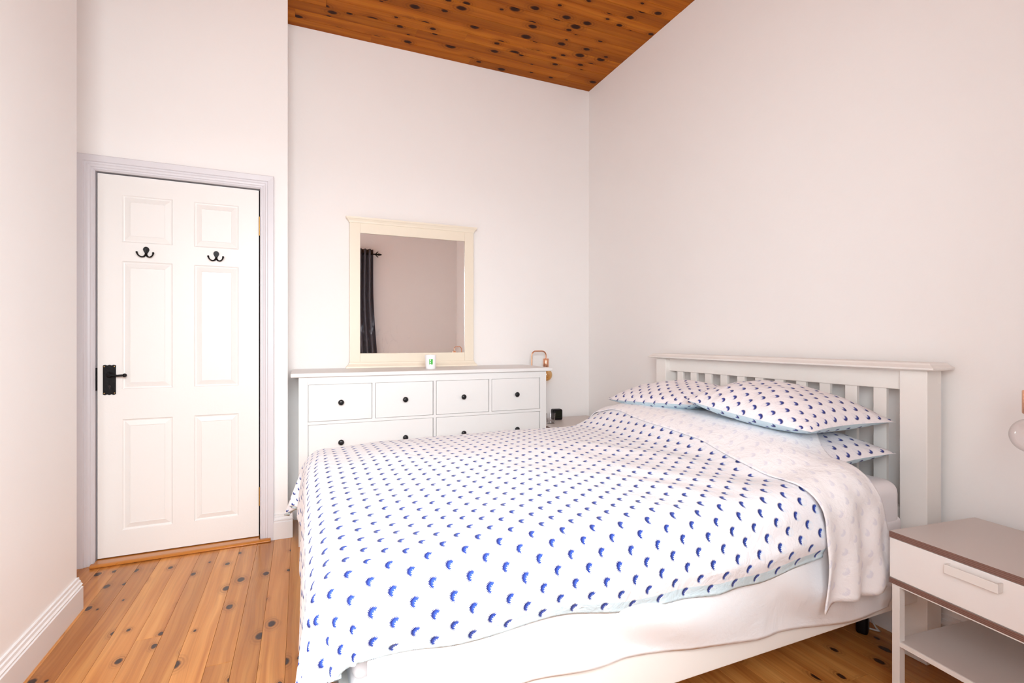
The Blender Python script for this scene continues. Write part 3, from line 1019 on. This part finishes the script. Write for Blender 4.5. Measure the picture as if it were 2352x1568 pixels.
cloth('hanging_side', frange(.125, 1.83, 170), frange(0, 1, 40), side_fn, [M['sheet']], ts, thick=.003, uvf=lambda a, c: (a, c * .4), loc=TL)
bpy.data.objects['hanging_side'].location = (0, 0, 0)

# ------------------------------------------------------------------ pillows
def pillow(corners, Tt, Tb, label, seed, sag=.045, uvs=(.70, .46), sg=1):
    A, Bq, C, D = [Vector(c) for c in corners]
    cen = (A + Bq + C + D) / 4
    pl = empty('pillow', cen, label=label, cat='pillow', group='navy printed pillows')
    nu, nv = 56, 40
    def surf(side):
        T = Tt if side > 0 else Tb
        bm = bmesh.new()
        uvl = bm.loops.layers.uv.new('UVMap')
        g = []
        for i in range(nu + 1):
            row = []
            for j in range(nv + 1):
                a, c = i / nu, j / nv
                ua, uc = 2 * a - 1, 2 * c - 1
                # edges pulled in between the corners
                p = A.lerp(Bq, c).lerp(D.lerp(C, c), a)
                ex = (A.lerp(D, a) - Bq.lerp(C, a)).normalized()
                ey = (D.lerp(C, c) - A.lerp(Bq, c)).normalized()
                p += ex * sag * uc * (1 - ua * ua) ** 1.0 * (-1 if True else 1) * -1 * -1 * .5 * abs(uc)
                p += ey * -sag * .8 * ua * (1 - uc * uc) * .8 * abs(ua)
                f = max(0.0, (1 - abs(ua) ** 2.6)) ** .62 * max(0.0, (1 - abs(uc) ** 2.4)) ** .60
                z = T * f
                edge = min(1 - abs(ua), 1 - abs(uc))
                wr = .012 * fbm(ua * 1.2 + seed, uc * 1.2, seed, 2.6) * f
                wr += .010 * sin(ua * 26 + 4 * fbm(ua, uc, seed, 2)) * exp(-(1 - abs(uc)) * 6) * min(1, edge * 8) * .5
                p = p + Vector((0, 0, side * z + wr * (1 if side > 0 else .3)))
                if side < 0:
                    p.z += wr * 0
                row.append(p - cen)
            g.append(row)
        # cloth lengths along the middle lines keep the print undistorted
        su, sv = [0.0], [0.0]
        for i in range(nu):
            su.append(su[-1] + (g[i + 1][nv // 2] - g[i][nv // 2]).length)
        for j in range(nv):
            sv.append(sv[-1] + (g[nu // 2][j + 1] - g[nu // 2][j]).length)
        V = [[bm.verts.new(q) for q in r_] for r_ in g]
        for i in range(nu):
            for j in range(nv):
                q = [V[i][j], V[i + 1][j], V[i + 1][j + 1], V[i][j + 1]]
                ids = ((i, j), (i + 1, j), (i + 1, j + 1), (i, j + 1))
                if side < 0:
                    q = q[::-1]
                    ids = ids[::-1]
                f = bm.faces.new(q)
                f.smooth = True
                for l, (i2, j2) in zip(f.loops, ids):
                    l[uvl].uv = (sg * su[i2] + seed, sg * sv[j2] + seed * .37)
        me = bpy.data.meshes.new('cover_top' if side > 0 else 'cover_underside')
        bm.to_mesh(me)
        bm.free()
        me.materials.append(M['pillow'] if side > 0 else M['pillow_under'])
        o = bpy.data.objects.new(me.name, me)
        COL.objects.link(o)
        o.parent = pl
        return o
    surf(1)
    tag(surf(-1), 'pale blue printed underside')
    return pl
# corners: front-near, back-near, back-far, front-far
pillow([(1.60, 1.17, .824), (2.028, 1.150, .834), (2.025, 1.83, .882), (1.56, 1.74, .876)], .102, .060,
       'plump navy-printed pillow on top, nearest to the bedside table', 1.3)
pillow([(1.60, 1.72, .852), (2.00, 1.76, .86), (2.020, 2.42, .832), (1.64, 2.47, .796)], .085, .058,
       'navy-printed pillow on top at the far side of the bed', 4.1, sg=-1)
pillow([(1.59, 1.140, .696), (2.010, 1.140, .722), (2.00, 1.77, .73), (1.58, 1.77, .70)], .075, .062,
       'lower navy-printed pillow, mostly tucked under the folded sheet near the bedside table', 7.7)
pillow([(1.60, 1.80, .705), (2.00, 1.80, .72), (2.00, 2.36, .72), (1.60, 2.36, .705)], .060, .060,
       'lower navy-printed pillow hidden under the far top pillow', 9.2)

# ------------------------------------------------------------------ curtain and pole seen in the mirror
cu = empty('curtain', (.74, YF + .08, 2.39), label='long charcoal curtain hanging beside the window, seen in the mirror', cat='curtain')
def cur(s, k):
    z = 2.39 - 2.33 * k
    wd_ = .36 + .10 * k
    x_ = (.92 + .10 * sst(.2, 1, k)) - (1 - s) * wd_
    return Vector((x_, YF + .09 + .032 * sin(s * 2 * pi * 6) * (1 - .2 * k), z))
cloth('drape', frange(0, 1, 100), frange(0, 1, 24), cur, [M['curtain']], cu, thick=.003, loc=(.74, YF + .08, 2.39))
[o for o in bpy.data.objects if o.name == 'drape'][0].location = (0, 0, 0)
cr = empty('curtain_rod', (0, YF + .085, 2.325), label='black curtain pole with a spear-shaped finial, seen in the mirror', cat='curtain pole')
B().tube([(-.84, 0, 0), (.945, 0, 0)], .009, 14).obj('pole', M['black'], cr, smooth=True, auto=40)
def finial(sg, x0_):
    b = B()
    xs_ = [0, .01, .018, .03, .045, .06, .08, .098]
    rs_ = [.010, .016, .009, .010, .016, .015, .010, .001]
    b.tube([(x0_ + sg * q, 0, 0) for q in xs_], rs_, 14)
    for s2 in (-1, 1):
        p = [(x0_ + sg * (.020 + .020 * (1 - cos(t_ * 2.6)) - .012 * t_), 0, s2 * (.006 + .032 * sin(t_ * 1.35))) for t_ in [k / 8 for k in range(9)]]
        b.tube(p, [.006] * 6 + [.005, .006, .007], 10)
    b.obj('finial', M['black'], cr, smooth=True, auto=60)
finial(1, .945)
finial(-1, -.84)
for bx in (-.78, .985 - .1):
    B().tube([(bx, 0, 0), (bx, -.085, 0)], .007, 10).lathe([(0, -.085), (.022, -.085), (.022, -.079), (0, -.079)], 16, (bx, 0, 0), axis=1).obj('bracket', M['black'], cr, smooth=True, auto=40)

# ------------------------------------------------------------------ things under the bed by the wall
ad = empty('power_adapter', (2.018, 1.266, 0), radians(25), label='black power adapter standing on the floor under the bed by the wall', cat='adapter')
B().box(-.026, .026, -.020, .020, 0, .085, .010, 3).obj('case', M['blackplastic'], ad, smooth=True, auto=60)
B().box(-.014, .014, -.012, .012, .080, .110, .006, 2).obj('plug', M['blackplastic'], ad, smooth=True, auto=60)
b = B()
pth = []
for k in range(9):
    t_ = k / 8
    pth.append((2.052 + .024 * t_, 1.283 - .045 * t_, .004))
for k in range(1, 13):
    t_ = k / 12
    pth.append((2.076 + .030 * t_, 1.238 + .05 * sin(t_ * 1.9), .004 + .085 * t_ ** 1.6))
b.tube(pth, .0032, 8)
tag(b.obj('cable', M['cable'], smooth=True), 'pale cable curling on the floor beside the adapter under the bed', 'cable')
